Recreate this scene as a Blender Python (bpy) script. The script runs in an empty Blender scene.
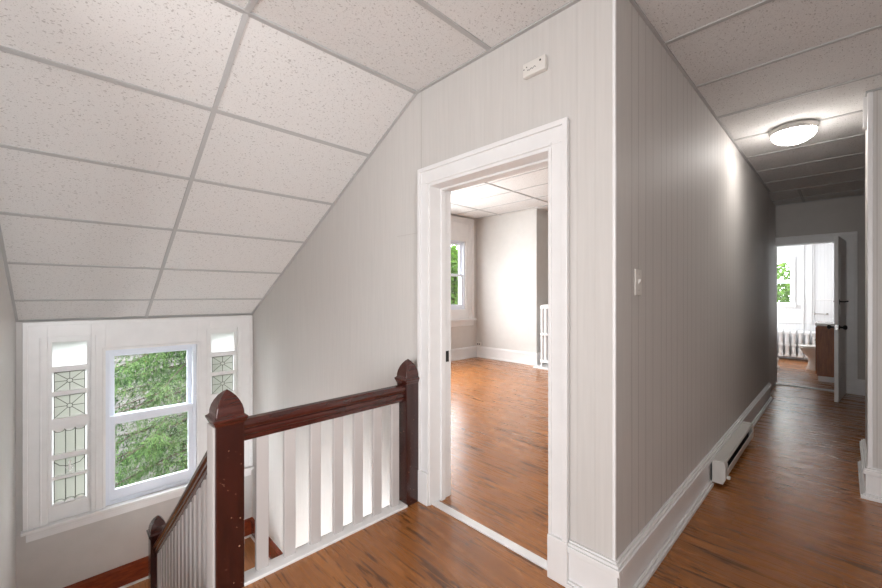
import bpy, bmesh, math, random
from mathutils import Vector, Matrix
random.seed(7)
C = bpy.context.scene.collection
PI = math.pi

# ------------------------------------------------------------------ helpers
class MB:
    def __init__(s): s.bm = bmesh.new(); s.k = 0
    def box(s, x0, x1, y0, y1, z0, z1):
        e = s.k*.00008; s.k = (s.k+1) % 17     # keeps lapped boards from sharing a plane
        x0 -= e; y0 -= e; z0 -= e; x1 += e; y1 += e; z1 += e
        vs = [s.bm.verts.new((x, y, z)) for x in (x0, x1) for y in (y0, y1) for z in (z0, z1)]
        for f in ((0,1,3,2),(4,6,7,5),(0,4,5,1),(2,3,7,6),(0,2,6,4),(1,5,7,3)):
            s.bm.faces.new([vs[i] for i in f])
        return s
    def hexa(s, v8):
        vs = [s.bm.verts.new(v) for v in v8]
        for f in ((0,1,2,3),(7,6,5,4),(0,4,5,1),(1,5,6,2),(2,6,7,3),(3,7,4,0)):
            s.bm.faces.new([vs[i] for i in f])
        return s
    def rings(s, rings, cap=True):
        rv = [[s.bm.verts.new(p) for p in r] for r in rings]
        n = len(rv[0])
        for a, b in zip(rv, rv[1:]):
            for i in range(n):
                s.bm.faces.new((a[i], a[(i+1) % n], b[(i+1) % n], b[i]))
        if cap:
            s.bm.faces.new(rv[0][::-1]); s.bm.faces.new(rv[-1])
        return s
    def lathe(s, prof, c, n=32, axis='z'):
        rr = []
        for r, h in prof:
            ring = []
            for i in range(n):
                a = 2*PI*i/n; u, v = max(r, 1e-4)*math.cos(a), max(r, 1e-4)*math.sin(a)
                p = {'z': (u, v, h), 'x': (h, u, v), 'y': (u, h, v)}[axis]
                ring.append((c[0]+p[0], c[1]+p[1], c[2]+p[2]))
            rr.append(ring)
        return s.rings(rr)
    def tube(s, pts, r, n=8, rz=None):
        pts = [Vector(p) for p in pts]; rr = []
        for i, p in enumerate(pts):
            d = (pts[min(i+1, len(pts)-1)] - pts[max(i-1, 0)]).normalized()
            up = Vector((0,0,1)) if abs(d.z) < .95 else Vector((0,1,0))
            a = d.cross(up).normalized(); b = a.cross(d).normalized()
            ri = r[i] if isinstance(r, (list, tuple)) else r
            rr.append([p + a*ri*math.cos(2*PI*k/n) + b*(rz or ri)*math.sin(2*PI*k/n) for k in range(n)])
        return s.rings(rr)
    def quad(s, a, b, c, d):
        s.bm.faces.new([s.bm.verts.new(p) for p in (a, b, c, d)]); return s
    def build(s, name, mat, parent=None, smooth=False, bevel=0, seg=2, recalc=True):
        if recalc: bmesh.ops.recalc_face_normals(s.bm, faces=s.bm.faces)
        me = bpy.data.meshes.new(name); s.bm.to_mesh(me); s.bm.free()
        me.materials.append(mat)
        if smooth:
            for p in me.polygons: p.use_smooth = True
        o = bpy.data.objects.new(name, me); C.objects.link(o)
        if parent is not None:
            o.parent = parent
            o.matrix_parent_inverse = Matrix.Translation(-parent.location) if parent.type == 'EMPTY' else Matrix.Identity(4)
        if bevel:
            m = o.modifiers.new('bevel', 'BEVEL'); m.width = bevel; m.segments = seg; m.limit_method = 'ANGLE'
            m.angle_limit = math.radians(40)
        return o

def empty(name, loc):
    o = bpy.data.objects.new(name, None); o.location = loc; o.empty_display_size = .1
    C.objects.link(o); return o
def tag(o, label, cat, group=None, kind=None):
    o['label'] = label; o['category'] = cat
    if group: o['group'] = group
    if kind: o['kind'] = kind
    return o
def struct(o, label=None, cat=None):
    o['kind'] = 'structure'
    if label: o['label'] = label
    if cat: o['category'] = cat
    return o

# ------------------------------------------------------------------ materials
def mat(name, col=(.8,.8,.8), rough=.5, metal=0, spec=None):
    m = bpy.data.materials.new(name); m.use_nodes = True
    b = m.node_tree.nodes['Principled BSDF']
    b.inputs['Base Color'].default_value = (*col, 1); b.inputs['Roughness'].default_value = rough
    b.inputs['Metallic'].default_value = metal
    if spec is not None: b.inputs['Specular IOR Level'].default_value = spec
    return m
class N:
    def __init__(s, m): s.m = m; s.t = m.node_tree; s.b = s.t.nodes['Principled BSDF']
    def new(s, typ, **k):
        n = s.t.nodes.new(typ)
        for a, v in k.items(): setattr(n, a, v)
        return n
    def link(s, a, b): s.t.links.new(a, b)
    def math(s, op, a, b=None, c=None, clamp=False):
        n = s.new('ShaderNodeMath', operation=op); n.use_clamp = clamp
        for i, v in enumerate((a, b, c)):
            if v is None: continue
            if isinstance(v, (int, float)): n.inputs[i].default_value = v
            else: s.link(v, n.inputs[i])
        return n.outputs[0]
    def mix(s, f, a, b):
        n = s.new('ShaderNodeMix', data_type='RGBA')
        if isinstance(f, (int, float)): n.inputs[0].default_value = f
        else: s.link(f, n.inputs[0])
        for i, v in ((6, a), (7, b)):
            if isinstance(v, tuple): n.inputs[i].default_value = (*v, 1)
            else: s.link(v, n.inputs[i])
        return n.outputs[2]
    def coord(s, scale=(1,1,1)):
        tc = s.new('ShaderNodeTexCoord'); mp = s.new('ShaderNodeMapping'); mp.inputs['Scale'].default_value = scale
        s.link(tc.outputs['Object'], mp.inputs[0]); return mp.outputs[0]
    def noise(s, vec, scale, detail=3, rough=.5, dist=0):
        n = s.new('ShaderNodeTexNoise'); s.link(vec, n.inputs['Vector'])
        n.inputs['Scale'].default_value = scale; n.inputs['Detail'].default_value = detail
        n.inputs['Roughness'].default_value = rough; n.inputs['Distortion'].default_value = dist
        return n.outputs['Fac']
    def maprange(s, v, a, b, c=0, d=1):
        n = s.new('ShaderNodeMapRange'); s.link(v, n.inputs[0])
        for i, q in enumerate((a, b, c, d), 1): n.inputs[i].default_value = q
        return n.outputs[0]
    def bump(s, h, strength=.3, dist=.002):
        n = s.new('ShaderNodeBump'); n.inputs['Strength'].default_value = strength; n.inputs['Distance'].default_value = dist
        s.link(h, n.inputs['Height']); s.link(n.outputs[0], s.b.inputs['Normal'])
    def color(s, c): s.link(c, s.b.inputs['Base Color'])

def panel_mat(name, axis, col, phase=0, offs=(0.0, .095, .178, .305), amt=.22, bmp=.5):
    """painted wood panelling: fine vertical V grooves at uneven spacing"""
    m = mat(name, col, .6); n = N(m)
    v = n.coord(); sx = n.new('ShaderNodeSeparateXYZ'); n.link(v, sx.inputs[0])
    c = sx.outputs['XYZ'.index(axis)]; tot = None
    for o in offs:
        q = n.math('ADD', c, 50 + phase + o); q = n.math('MODULO', q, .4064)
        q = n.math('ABSOLUTE', n.math('SUBTRACT', q, .2032)); g = n.maprange(q, 0, .0034, 1, 0)
        tot = g if tot is None else n.math('MAXIMUM', tot, g)
    nz = n.noise(n.coord((14, 14, .6)), 6, 4)
    base = n.mix(n.maprange(nz, .3, .7), tuple(x*.965 for x in col), tuple(min(1, x*1.025) for x in col))
    n.color(n.mix(n.math('MULTIPLY', tot, amt), base, (.22, .20, .19)))
    n.bump(n.math('MULTIPLY', n.math('SUBTRACT', n.math('MULTIPLY', nz, .06), tot), 1), bmp, .003)
    return m

def paint_mat(name, col, rough=.4, dirt=.03):
    m = mat(name, col, rough); n = N(m); nz = n.noise(n.coord(), 9, 5)
    n.color(n.mix(n.maprange(nz, .3, .7), tuple(x*(1-dirt) for x in col), tuple(min(1, x*(1+dirt*.6)) for x in col)))
    n.bump(n.noise(n.coord(), 60, 3), .08, .002)
    return m

def tile_mat(name, col=(.73, .715, .70)):
    """mineral fibre ceiling tile with worm-hole fissures"""
    m = mat(name, col, .9, spec=.2); n = N(m)
    tc = n.coord((1, 1.0, 1))
    wob = n.new('ShaderNodeTexNoise'); wob.inputs['Scale'].default_value = 26; n.link(tc, wob.inputs['Vector'])
    add = n.new('ShaderNodeVectorMath', operation='MULTIPLY_ADD'); n.link(wob.outputs['Color'], add.inputs[0])
    add.inputs[1].default_value = (.03, .03, .03); n.link(tc, add.inputs[2])
    sc = n.new('ShaderNodeVectorMath', operation='MULTIPLY'); n.link(add.outputs[0], sc.inputs[0]); sc.inputs[1].default_value = (1, .5, 1)
    vo = n.new('ShaderNodeTexVoronoi'); vo.inputs['Scale'].default_value = 105; n.link(sc.outputs[0], vo.inputs['Vector'])
    cs = n.new('ShaderNodeSeparateXYZ'); n.link(vo.outputs['Color'], cs.inputs[0])
    rad = n.maprange(cs.outputs[0], .25, 1, .05, .36)
    fis = n.math('MULTIPLY', n.math('LESS_THAN', vo.outputs['Distance'], rad), n.math('GREATER_THAN', cs.outputs[0], .25))
    pin = n.noise(tc, 190, 2); pinm = n.maprange(pin, .60, .70, 0, .7)
    f = n.math('MAXIMUM', fis, pinm)
    n.color(n.mix(n.math('MULTIPLY', f, .52), col, (.30, .27, .25)))
    n.bump(n.math('SUBTRACT', 1, f), .6, .003)
    return m

def wood_floor(name, light, dark, streak, pw=.125, pl=1.25, rough=.26, streak_amt=.7):
    m = mat(name, light, rough, spec=.65); n = N(m)
    v = n.coord(); sx = n.new('ShaderNodeSeparateXYZ'); n.link(v, sx.inputs[0])
    row = n.math('FLOOR', n.math('DIVIDE', sx.outputs[1], pw))
    wn = n.new('ShaderNodeTexWhiteNoise', noise_dimensions='1D'); n.link(row, wn.inputs['W'])
    xs = n.math('ADD', n.math('DIVIDE', sx.outputs[0], pl), wn.outputs['Value'])
    col = n.math('FLOOR', xs)
    cb = n.new('ShaderNodeCombineXYZ'); n.link(row, cb.inputs[0]); n.link(col, cb.inputs[1])
    w2 = n.new('ShaderNodeTexWhiteNoise', noise_dimensions='3D'); n.link(cb.outputs[0], w2.inputs['Vector'])
    # grain coordinates shifted per plank
    off = n.new('ShaderNodeVectorMath', operation='MULTIPLY_ADD'); n.link(w2.outputs['Color'], off.inputs[0])
    off.inputs[1].default_value = (3, 3, 3); n.link(v, off.inputs[2])
    g1 = n.new('ShaderNodeVectorMath', operation='MULTIPLY'); n.link(off.outputs[0], g1.inputs[0]); g1.inputs[1].default_value = (1.3, 16, 1)
    grain = n.noise(g1.outputs[0], 1.7, 6, .6, .6)
    g2 = n.new('ShaderNodeVectorMath', operation='MULTIPLY'); n.link(off.outputs[0], g2.inputs[0]); g2.inputs[1].default_value = (2.6, 30, 1)
    st = n.noise(g2.outputs[0], 1.25, 3, .55, .9)
    fine = n.new('ShaderNodeVectorMath', operation='MULTIPLY'); n.link(off.outputs[0], fine.inputs[0]); fine.inputs[1].default_value = (3, 90, 1)
    fg = n.noise(fine.outputs[0], 2, 4)
    c = n.mix(n.maprange(grain, .32, .68), dark, light)
    c = n.mix(n.maprange(w2.outputs['Value'], 0, 1, 0, .30), c, dark)
    c = n.mix(n.maprange(fg, .35, .7, 0, .22), c, dark)
    c = n.mix(n.maprange(st, .56, .62, 0, streak_amt), c, streak)
    fy = n.math('ABSOLUTE', n.math('SUBTRACT', n.math('FRACT', n.math('DIVIDE', sx.outputs[1], pw)), .5))
    fx = n.math('ABSOLUTE', n.math('SUBTRACT', n.math('FRACT', xs), .5))
    gap = n.math('MAXIMUM', n.maprange(fy, .492, .5), n.maprange(fx, .4985, .5))
    c = n.mix(n.math('MULTIPLY', gap, .45), c, streak)
    n.color(c)
    n.link(n.maprange(grain, .3, .7, rough+.06, rough-.03), n.b.inputs['Roughness'])
    n.bump(n.math('SUBTRACT', n.math('MULTIPLY', fg, .25), gap), .18, .001)
    return m

def wood_mat(name, a, b, rough=.25, scale=(3, 3, .4), fleck=0, fleckcol=(.45,.28,.18), coat=0):
    m = mat(name, a, rough); n = N(m)
    g = n.noise(n.coord(scale), 14, 5, .6, .5)
    c = n.mix(n.maprange(g, .3, .7), a, b)
    if fleck:
        f = n.noise(n.coord(), 75, 2, .6); c = n.mix(n.maprange(f, .735-fleck, .75-fleck, 0, .9), c, fleckcol)
    n.color(c)
    if coat: n.b.inputs['Coat Weight'].default_value = coat; n.b.inputs['Coat Roughness'].default_value = .2
    return m

WALL = (.60, .575, .55)
M = {}
M['panel_x'] = panel_mat('panelling_along_x', 'X', WALL, .03, amt=.06, bmp=.22)
M['panel_y'] = panel_mat('panelling_along_y', 'Y', WALL, .21, amt=.75)
M['wall'] = paint_mat('grey_wall_paint', (.58, .555, .535))
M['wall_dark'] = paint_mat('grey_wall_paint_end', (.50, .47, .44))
M['room_wall'] = paint_mat('room_wall_paint', (.62, .60, .575), .5)
M['bath'] = panel_mat('white_beadboard', 'X', (.80, .80, .81), 0, tuple(i*.0508 for i in range(8)), .25)
M['white'] = paint_mat('white_trim_paint', (.80, .79, .785), .32)
M['vinyl'] = paint_mat('white_vinyl', (.78, .82, .90), .3, .01)
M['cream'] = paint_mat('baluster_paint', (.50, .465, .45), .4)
M['tile'] = tile_mat('ceiling_tile')
M['tbar'] = mat('painted_tbar', (.46, .455, .45), .6)
M['floor'] = wood_floor('plank_floor', (.43, .168, .044), (.27, .098, .025), (.04, .016, .008))
M['landing'] = wood_floor('strip_floor', (.55, .25, .095), (.40, .16, .055), (.10, .04, .015), .06, .9, .3, .3)
M['mahog'] = wood_mat('dark_mahogany', (.046, .0085, .006), (.018, .004, .0035), .22, fleck=.012, coat=.4)
M['rail'] = wood_mat('mahogany_rail', (.075, .016, .010), (.032, .007, .005), .22, scale=(3, .5, 3), coat=.4)
M['redwood'] = wood_mat('stained_baseboard', (.30, .06, .02), (.14, .022, .01), .25, scale=(.6, .6, 3), coat=.3)
M['vanity'] = wood_mat('vanity_wood', (.36, .115, .035), (.20, .058, .018), .4)
M['heater'] = mat('heater_enamel', (.62, .60, .57), .35)
M['dark'] = mat('dark_gap', (.02, .02, .02), .6)
M['iron'] = mat('black_hardware', (.03, .03, .03), .4, .6)
M['chrome'] = mat('chrome', (.75, .75, .75), .2, 1)
M['nickel'] = mat('brushed_nickel', (.50, .48, .46), .4, .5)
M['plastic'] = mat('cream_plastic', (.72, .69, .65), .4)
M['porcelain'] = mat('porcelain', (.80, .74, .68), .12)
M['rad'] = paint_mat('radiator_paint', (.82, .82, .82), .35)
M['came'] = mat('lead_came', (.06, .055, .05), .5, .3)
M['obsc'] = mat('pale_textured_glass', (.62, .62, .56), .5)
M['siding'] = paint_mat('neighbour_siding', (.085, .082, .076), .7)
M['roofs'] = mat('shingles', (.06, .06, .065), .9)
M['grass'] = paint_mat('lawn', (.03, .06, .015), .9, .3)
M['bark'] = wood_mat('bark', (.05, .035, .025), (.02, .014, .01), .9)

def leaf_mat(name, a, b, trans=.35, sc=5):
    m = mat(name, a, .9, spec=.08); n = N(m)
    g = n.noise(n.coord(), sc, 5, .7); c = n.mix(n.maprange(g, .40, .62), a, b); n.color(c)
    t = n.new('ShaderNodeBsdfTranslucent'); n.link(c, t.inputs[0]); mx = n.new('ShaderNodeMixShader'); mx.inputs[0].default_value = trans
    n.link(n.b.outputs[0], mx.inputs[1]); n.link(t.outputs[0], mx.inputs[2])
    n.link(mx.outputs[0], n.t.nodes['Material Output'].inputs[0]); return m
M['needle'] = leaf_mat('spruce_needles', (.012, .030, .010), (.080, .135, .045), .12, 5)
M['leaf'] = leaf_mat('maple_leaves', (.045, .10, .014), (.10, .18, .03), .5)

def glass_mat():
    m = bpy.data.materials.new('window_glass'); m.use_nodes = True; t = m.node_tree; t.nodes.clear()
    o = t.nodes.new('ShaderNodeOutputMaterial'); tr = t.nodes.new('ShaderNodeBsdfTransparent'); gl = t.nodes.new('ShaderNodeBsdfGlossy')
    ge = t.nodes.new('ShaderNodeNewGeometry'); mr = t.nodes.new('ShaderNodeMapRange'); mr.inputs[3].default_value = 1.45; mr.inputs[4].default_value = 1/1.45
    gl.inputs['Roughness'].default_value = .02; fr = t.nodes.new('ShaderNodeFresnel'); t.links.new(ge.outputs['Backfacing'], mr.inputs[0]); t.links.new(mr.outputs[0], fr.inputs[0])
    mx = t.nodes.new('ShaderNodeMixShader'); t.links.new(fr.outputs[0], mx.inputs[0]); t.links.new(tr.outputs[0], mx.inputs[1])
    t.links.new(gl.outputs[0], mx.inputs[2]); t.links.new(mx.outputs[0], o.inputs[0]); return m
M['glass'] = glass_mat()
def frost_mat(name, col, amt):
    m = bpy.data.materials.new(name); m.use_nodes = True; t = m.node_tree; t.nodes.clear()
    o = t.nodes.new('ShaderNodeOutputMaterial'); tr = t.nodes.new('ShaderNodeBsdfTransparent'); gl = t.nodes.new('ShaderNodeBsdfTranslucent')
    gl.inputs[0].default_value = (*col, 1); mx = t.nodes.new('ShaderNodeMixShader'); mx.inputs[0].default_value = amt
    t.links.new(tr.outputs[0], mx.inputs[1]); t.links.new(gl.outputs[0], mx.inputs[2]); t.links.new(mx.outputs[0], o.inputs[0]); return m
M['frost'] = frost_mat('frosted_glass', (.8, .8, .8), 1)
M['pattern_glass'] = frost_mat('pale_patterned_glass', (.42, .42, .385), .9)
def emis(name, col, s):
    m = mat(name, col, .4); b = m.node_tree.nodes['Principled BSDF']
    b.inputs['Emission Color'].default_value = (*col, 1); b.inputs['Emission Strength'].default_value = s; return m
M['lamp'] = emis('lit_lamp_glass', (1, .96, .92), 40)

# ------------------------------------------------------------------ dimensions
YW, XH, ZC, XB, XW, XR = 1.65, -.663, 2.63, -1.927, -5.034, -1.87
YL, YE, YHE, LZ = -.31, 7.53, 6.42, -1.62
TA = math.tan(math.radians(26.45)); CA = math.cos(math.radians(26.45)); SA = math.sin(math.radians(26.45))
ZWIN = ZC - (XB - XW)*TA
LOW = -3.3

# ------------------------------------------------------------------ floors
m = MB(); m.box(XR-.085, 1.7, -2.7, YW, -.22, 0); m.box(-.8, 1.7, YW, YE, -.22, 0); m.box(-1.6, -.8, YHE, YE, -.22, 0)
m.box(-5.6, -.8, YW+.154, 8.3, -.22, 0); m.box(-1.81, -.95, YW-.01, YW+.16, -.21, 0)
struct(m.build('floor', M['floor']), 'orange brown plank floor of the upper hall and room')
m = MB(); m.box(-1.8, .4, YE, 10.9, -.22, .001)
struct(m.build('floor', M['floor']), 'bathroom plank floor')
m = MB(); m.box(XW, -3.72, YL, YW, LZ-.1, LZ)
struct(m.build('floor', M['landing']), 'honey strip wood floor of the stair landing')
m = MB(); m.box(XW, 1.7, YL-1, YW+1, LOW-.1, LOW)
struct(m.build('floor', M['landing']), 'lower storey floor')
# ground outside
m = MB(); m.box(-40, -5.3, -30, 40, -5.3, -5.2); m.box(-5.3, 30, 8, 40, -5.3, -5.2)
tag(m.build('lawn', M['grass']), 'green lawn outside the windows', 'lawn', kind='structure')

# ------------------------------------------------------------------ walls
def door_wall():
    m = MB(); y0, y1 = YW, YW+.155
    m.box(XW-.2, -1.80, y0, y1, 0, 3.1); m.box(-.958, XH, y0, y1, 0, 3.1); m.box(-1.80, -.958, y0, y1, 2.013, 3.1)
    m.box(XW-.2, XR-.13, y0, y1, LOW-.1, 0); m.box(XR-.13, 1.7, y0, y1, LOW-.1, -.22)
    return m.build('wall_door_side', M['panel_x'])
struct(door_wall(), 'light grey panelled wall with the doorway to the room')
struct(MB().box(XH-.15, XH, YW+.155, YHE, 0, 3.1).build('wall_hall', M['panel_y']), 'grey vertically grooved panelled wall along the hallway')
m = MB()   # window wall, with three openings
x0, x1 = XW-.17, XW; zt = 1.6
for a, b in ((YL-.12, -.114), (.179, .285), (1.06, 1.178), (1.477, YW)): m.box(x0, x1, a, b, -.765, .93)
m.box(x0, x1, YL-.12, YW, .93, zt); m.box(x0, x1, .285, 1.06, .77, .93); m.box(x0, x1, YL-.12, YW, LOW-.1, -.765)
struct(m.build('wall_window', M['wall']), 'grey wall under the triple stair window')
struct(MB().box(XW, XR, YL-.12, YL, LOW-.1, 3.0).build('wall_left', M['wall']), 'pale wall on the left of the stairs')
m = MB()   # walls behind the camera
m.box(XR-.12, XR, -2.7, YL-.12, -.2, 2.9); m.box(XR, 1.7, -2.82, -2.7, -.2, 2.9); m.box(1.7, 1.82, -2.82, 11, -.2, 2.9)
struct(m.build('wall_back', M['wall']))
struct(MB().box(.114, 1.7, 3.74, 4.43, 0, ZC).build('wall_right', M['panel_x']), 'pale grey panelled wall end on the right of the hallway')
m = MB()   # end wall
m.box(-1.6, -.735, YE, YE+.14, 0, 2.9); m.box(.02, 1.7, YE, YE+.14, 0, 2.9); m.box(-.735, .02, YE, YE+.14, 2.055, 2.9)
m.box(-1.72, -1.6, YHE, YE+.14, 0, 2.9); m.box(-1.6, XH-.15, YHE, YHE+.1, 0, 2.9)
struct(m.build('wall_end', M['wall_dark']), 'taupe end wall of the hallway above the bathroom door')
# room walls
m = MB()
RX = -5.45
WINS = ((5.15, 5.96, 1.02, 2.42), (3.3, 4.6, .8, 2.42))
for yy0, yy1 in ((YW+.155, 3.3), (4.6, 5.15), (5.96, 8.3)): m.box(RX-.2, RX, yy0, yy1, 0, 3.1)
for a, b, z0, z1 in WINS: m.box(RX-.2, RX, a, b, 0, z0); m.box(RX-.2, RX, a, b, z1, 3.1)
m.box(RX-.2, XW-.2, YW, YW+.155, 0, 3.1)
struct(m.build('wall_room_window', M['room_wall']), 'room wall around the far window')
m = MB(); m.box(RX, -3.98, 6.32, 8.3, 0, 3.1)
struct(m.build('wall_room_far', M['room_wall']), 'light grey chimney breast wall of the room with daylight on it')
m = MB(); m.box(-3.98, -.8, 7.6, 7.72, 0, 3.1); m.box(-.8, -.7, YHE+.1, 7.72, 0, 3.1)
struct(m.build('wall_room_back', M['room_wall']))
# bathroom walls
m = MB()
m.box(-.98, -.855, YE+.14, 9.42, 0, 2.7); m.box(-1.75, -1.63, 9.3, 10.9, 0, 2.7); m.box(-1.63, -.98, 9.3, 9.42, 0, 2.7)
struct(m.build('wall_bathroom_left', M['white']), 'white bathroom wall just inside the door')
m = MB(); wx0, wx1, wz0, wz1 = -1.35, -.74, 1.13, 2.02
m.box(-1.75, wx0, 10.75, 10.9, 0, 2.7); m.box(wx1, .4, 10.75, 10.9, 0, 2.7); m.box(wx0, wx1, 10.75, 10.9, 0, wz0); m.box(wx0, wx1, 10.75, 10.9, wz1, 2.7)
struct(m.build('wall_bathroom_back', M['bath']), 'white beadboard back wall of the bathroom')
struct(MB().box(.27, .4, YE+.14, 10.9, 0, 2.7).build('wall_bathroom_right', M['white']))

# ------------------------------------------------------------------ ceilings
root = empty('ceiling', (0, 0, ZC)); struct(root, 'white speckled drop ceiling, flat over the hall and sloping over the stairs')
m = MB(); m.box(XB, 1.82, -2.82, YW, ZC, ZC+.15); m.box(XH-.15, 1.82, YW, YE+.14, ZC, ZC+.15); m.box(-1.72, XH-.15, YHE, YE+.14, ZC, ZC+.15)
m.build('flat_tiles', M['tile'], root)
m = MB(); a = (XB, ZC); b = (XW-.2, ZC-(XB-XW+.2)*TA)
m.hexa([(a[0], YL-.12, a[1]), (b[0], YL-.12, b[1]), (b[0], YW, b[1]), (a[0], YW, a[1]),
        (a[0], YL-.12, a[1]+.15), (b[0], YL-.12, b[1]+.15), (b[0], YW, b[1]+.15), (a[0], YW, a[1]+.15)])
m.build('sloped_tiles', M['tile'], root)
g = MB(); t, w = .006, .012
for k in range(-8, 10):        # hall runners across
    y = 2.2585 + .61*k
    if YW < y < YHE: g.box(XH, 1.7, y-w, y+w, ZC-t, ZC+.01)
    elif YHE <= y < YE: g.box(-1.6, 1.7, y-w, y+w, ZC-t, ZC+.01)
g.box(-.391-w, -.391+w, 6.53, YE, ZC-t, ZC+.01)
g.box(.83-w, .83+w, YW, YE, ZC-t, ZC+.01)
for x in (-1.317, -.707, -.097, .513, 1.123): g.box(x-w, x+w, -2.7, YW, ZC-t, ZC+.01)
for y in (.606, -.614, -1.83): g.box(XB, 1.7, y-w, y+w, ZC-t-.001, ZC+.01)
g.box(XB-.014, XB+.014, -.31, YW, ZC-.010, ZC+.01)
# wall angles
g.box(XB, XH, YW-.02, YW, ZC-t-.002, ZC+.01); g.box(XH, XH+.014, YW-.02, YHE, ZC-t-.002, ZC+.01)
g.box(-1.6, 1.7, YE-.02, YE, ZC-t-.002, ZC+.01); g.box(.098, .115, 3.72, 4.45, ZC-t-.002, ZC+.01); g.box(.098, 1.7, 3.72, 3.74, ZC-t-.002, ZC+.01)
def slopebar(s0, s1, y0, y1, th):
    P = lambda s, d, y: (XB - s*CA - d*SA, y, ZC - s*SA - d*-CA if False else ZC - s*SA - d*CA)
    def Q(s, d, y): return (XB - s*CA + d*SA, y, ZC - s*SA - d*CA)
    g.hexa([Q(s0, -.01, y0), Q(s1, -.01, y0), Q(s1, -.01, y1), Q(s0, -.01, y1), Q(s0, th, y0), Q(s1, th, y0), Q(s1, th, y1), Q(s0, th, y1)])
SL = (XB-XW)/CA
for k in range(1, 6): slopebar(.61*k-w, .61*k+w, YL, YW, t)
slopebar(0, SL, .606-w, .606+w, t+.001); slopebar(0, SL, YW-.018, YW, t+.002); slopebar(0, SL, YL, YL+.018, t+.002); slopebar(SL-.03, SL, YL, YW, t+.002)
g.build('ceiling_grid', M['tbar'], root)
# dark shadow gap strip where the slope meets the wall angle: small quarter bead
root = empty('ceiling', (-3, 4, 2.93)); struct(root, 'white drop ceiling of the room beyond the doorway')
MB().box(RX-.2, -.65, YW, 8.3, 2.93, 3.15).build('room_tiles', M['tile'], root)
g = MB()
for k in range(0, 11): g.box(RX, -.8, 1.96+.61*k-w, 1.96+.61*k+w, 2.924, 2.94)
for x in (-4.8, -3.58, -2.36, -1.14): g.box(x-w, x+w, YW+.155, 7.6, 2.923, 2.94)
g.build('ceiling_grid', M['tbar'], root)
struct(MB().box(-1.75, .4, YE+.14, 10.9, 2.6, 2.75).build('ceiling', M['white']), 'bathroom ceiling')

# ------------------------------------------------------------------ baseboards
def base(name, axis, c, out, a, b, z=0, h=.205, mt='white', ends=(0, 0), shoe=True, shoe_mat=None, parent=None):
    """axis: direction it runs; c: wall plane; out: +1/-1 direction it projects"""
    r = MB()
    def bx(p0, p1, d0, d1, z0, z1, e=0):
        lo, hi = sorted((c+out*d0, c+out*d1))
        if axis == 'y': r.box(lo, hi, p0-ends[0]*e, p1+ends[1]*e, z0, z1)
        else: r.box(p0-ends[0]*e, p1+ends[1]*e, lo, hi, z0, z1)
    bx(a, b, 0, .018, z, z+h-.045, .018)
    bx(a, b, 0, .030, z+h-.047, z+h-.020, .030); bx(a, b, 0, .022, z+h-.020, z+h-.008, .022); bx(a, b, 0, .012, z+h-.008, z+h, .012)
    if shoe and not shoe_mat: bx(a, b, 0, .040, z, z+.022, .040); bx(a, b, 0, .030, z+.022, z+.032, .030)
    o = r.build(name, M[mt], parent, bevel=.003)
    if shoe_mat:
        q = MB(); lo, hi = sorted((c+out*.018, c+out*.036))
        if axis == 'y': q.box(lo, hi, a, b, z, z+.022)
        else: q.box(a, b, lo, hi, z, z+.022)
        q.build('shoe_moulding', M[shoe_mat], o, bevel=.004)
    return o
struct(base('baseboard_hall', 'y', XH, 1, YW, YHE, shoe=False), 'white moulded baseboard along the grey hallway wall')
q = MB()
for a, b in ((YW, 3.21), (4.40, YHE)): q.box(XH+.018, XH+.042, a, b, 0, .022); q.box(XH+.018, XH+.032, a, b, .022, .034)
struct(q.build('trim_1', M['white'], bevel=.004), 'white shoe moulding at the foot of the hallway wall')
struct(base('baseboard_door_wall', 'x', YW, -1, -.866, XH, ends=(0, .96)), 'short white baseboard right of the doorway')
struct(base('baseboard_pier', 'x', 3.74, -1, .114, 1.7, ends=(.96, 0)), 'white baseboard on the front of the wall end at right')
struct(base('baseboard_pier_side', 'y', .114, -1, 3.74, 4.43), 'white baseboard on the hall side of the wall end')
struct(base('baseboard_end', 'x', YE, -1, .12, 1.7), 'white baseboard of the end wall right of the bathroom door')
struct(base('baseboard_landing_window', 'y', XW, 1, YL, YW, LZ, .22, 'redwood', shoe_mat='white'), 'reddish stained baseboard under the stair window')
struct(base('baseboard_landing_door', 'x', YW, -1, XW, -3.95, LZ, .22, 'redwood', shoe_mat='white'), 'reddish stained baseboard on the right wall of the landing')
struct(base('baseboard_room_window', 'y', RX, 1, YW+.2, 6.32, 0, .235), 'white baseboard under the room window')
struct(base('baseboard_room_far', 'x', 6.32, -1, RX, -3.98, 0, .235, ends=(0, 1)), 'white baseboard of the room far wall')
struct(base('baseboard_room_side', 'y', -3.98, 1, 6.32, 7.6, 0, .235), 'white baseboard behind the room radiator')
struct(base('baseboard_bathroom', 'y', -.855, 1, YE+.14, 9.42, 0, .17), 'white baseboard inside the bathroom door')
# corner beads
struct(MB().box(XH-.011, XH+.003, YW-.003, YW+.011, .19, ZC-.008).build('trim_2', M['white'], bevel=.003), 'white corner strip between doorway wall and hallway wall')
struct(MB().box(.106, .130, 3.733, 3.76, .2, ZC-.008).build('trim_3', M['white'], bevel=.003), 'pale corner strip on the wall end at right')
struct(MB().box(.088, .114, 3.80, 3.86, 2.42, ZC-.008).build('trim_4', M['white'], bevel=.003), 'small white block under the ceiling on the wall end')
struct(MB().box(.145, .150, 3.734, 3.741, .2, ZC-.008).build('trim_5', M['wall_dark']), 'narrow grey panel joint strip on the wall end')
# panel seams above door
struct(MB().box(-1.892, -1.888, YW-.0015, YW+.001, 2.11, ZC-.01).build('trim_6', M['wall_dark']), 'fine vertical panel joint above the doorway left corner')
struct(MB().box(-2.14, -1.89, YW-.0015, YW+.001, 1.715, 1.7185).build('trim_7', M['wall_dark']), 'fine horizontal panel joint left of the doorway')

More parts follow.
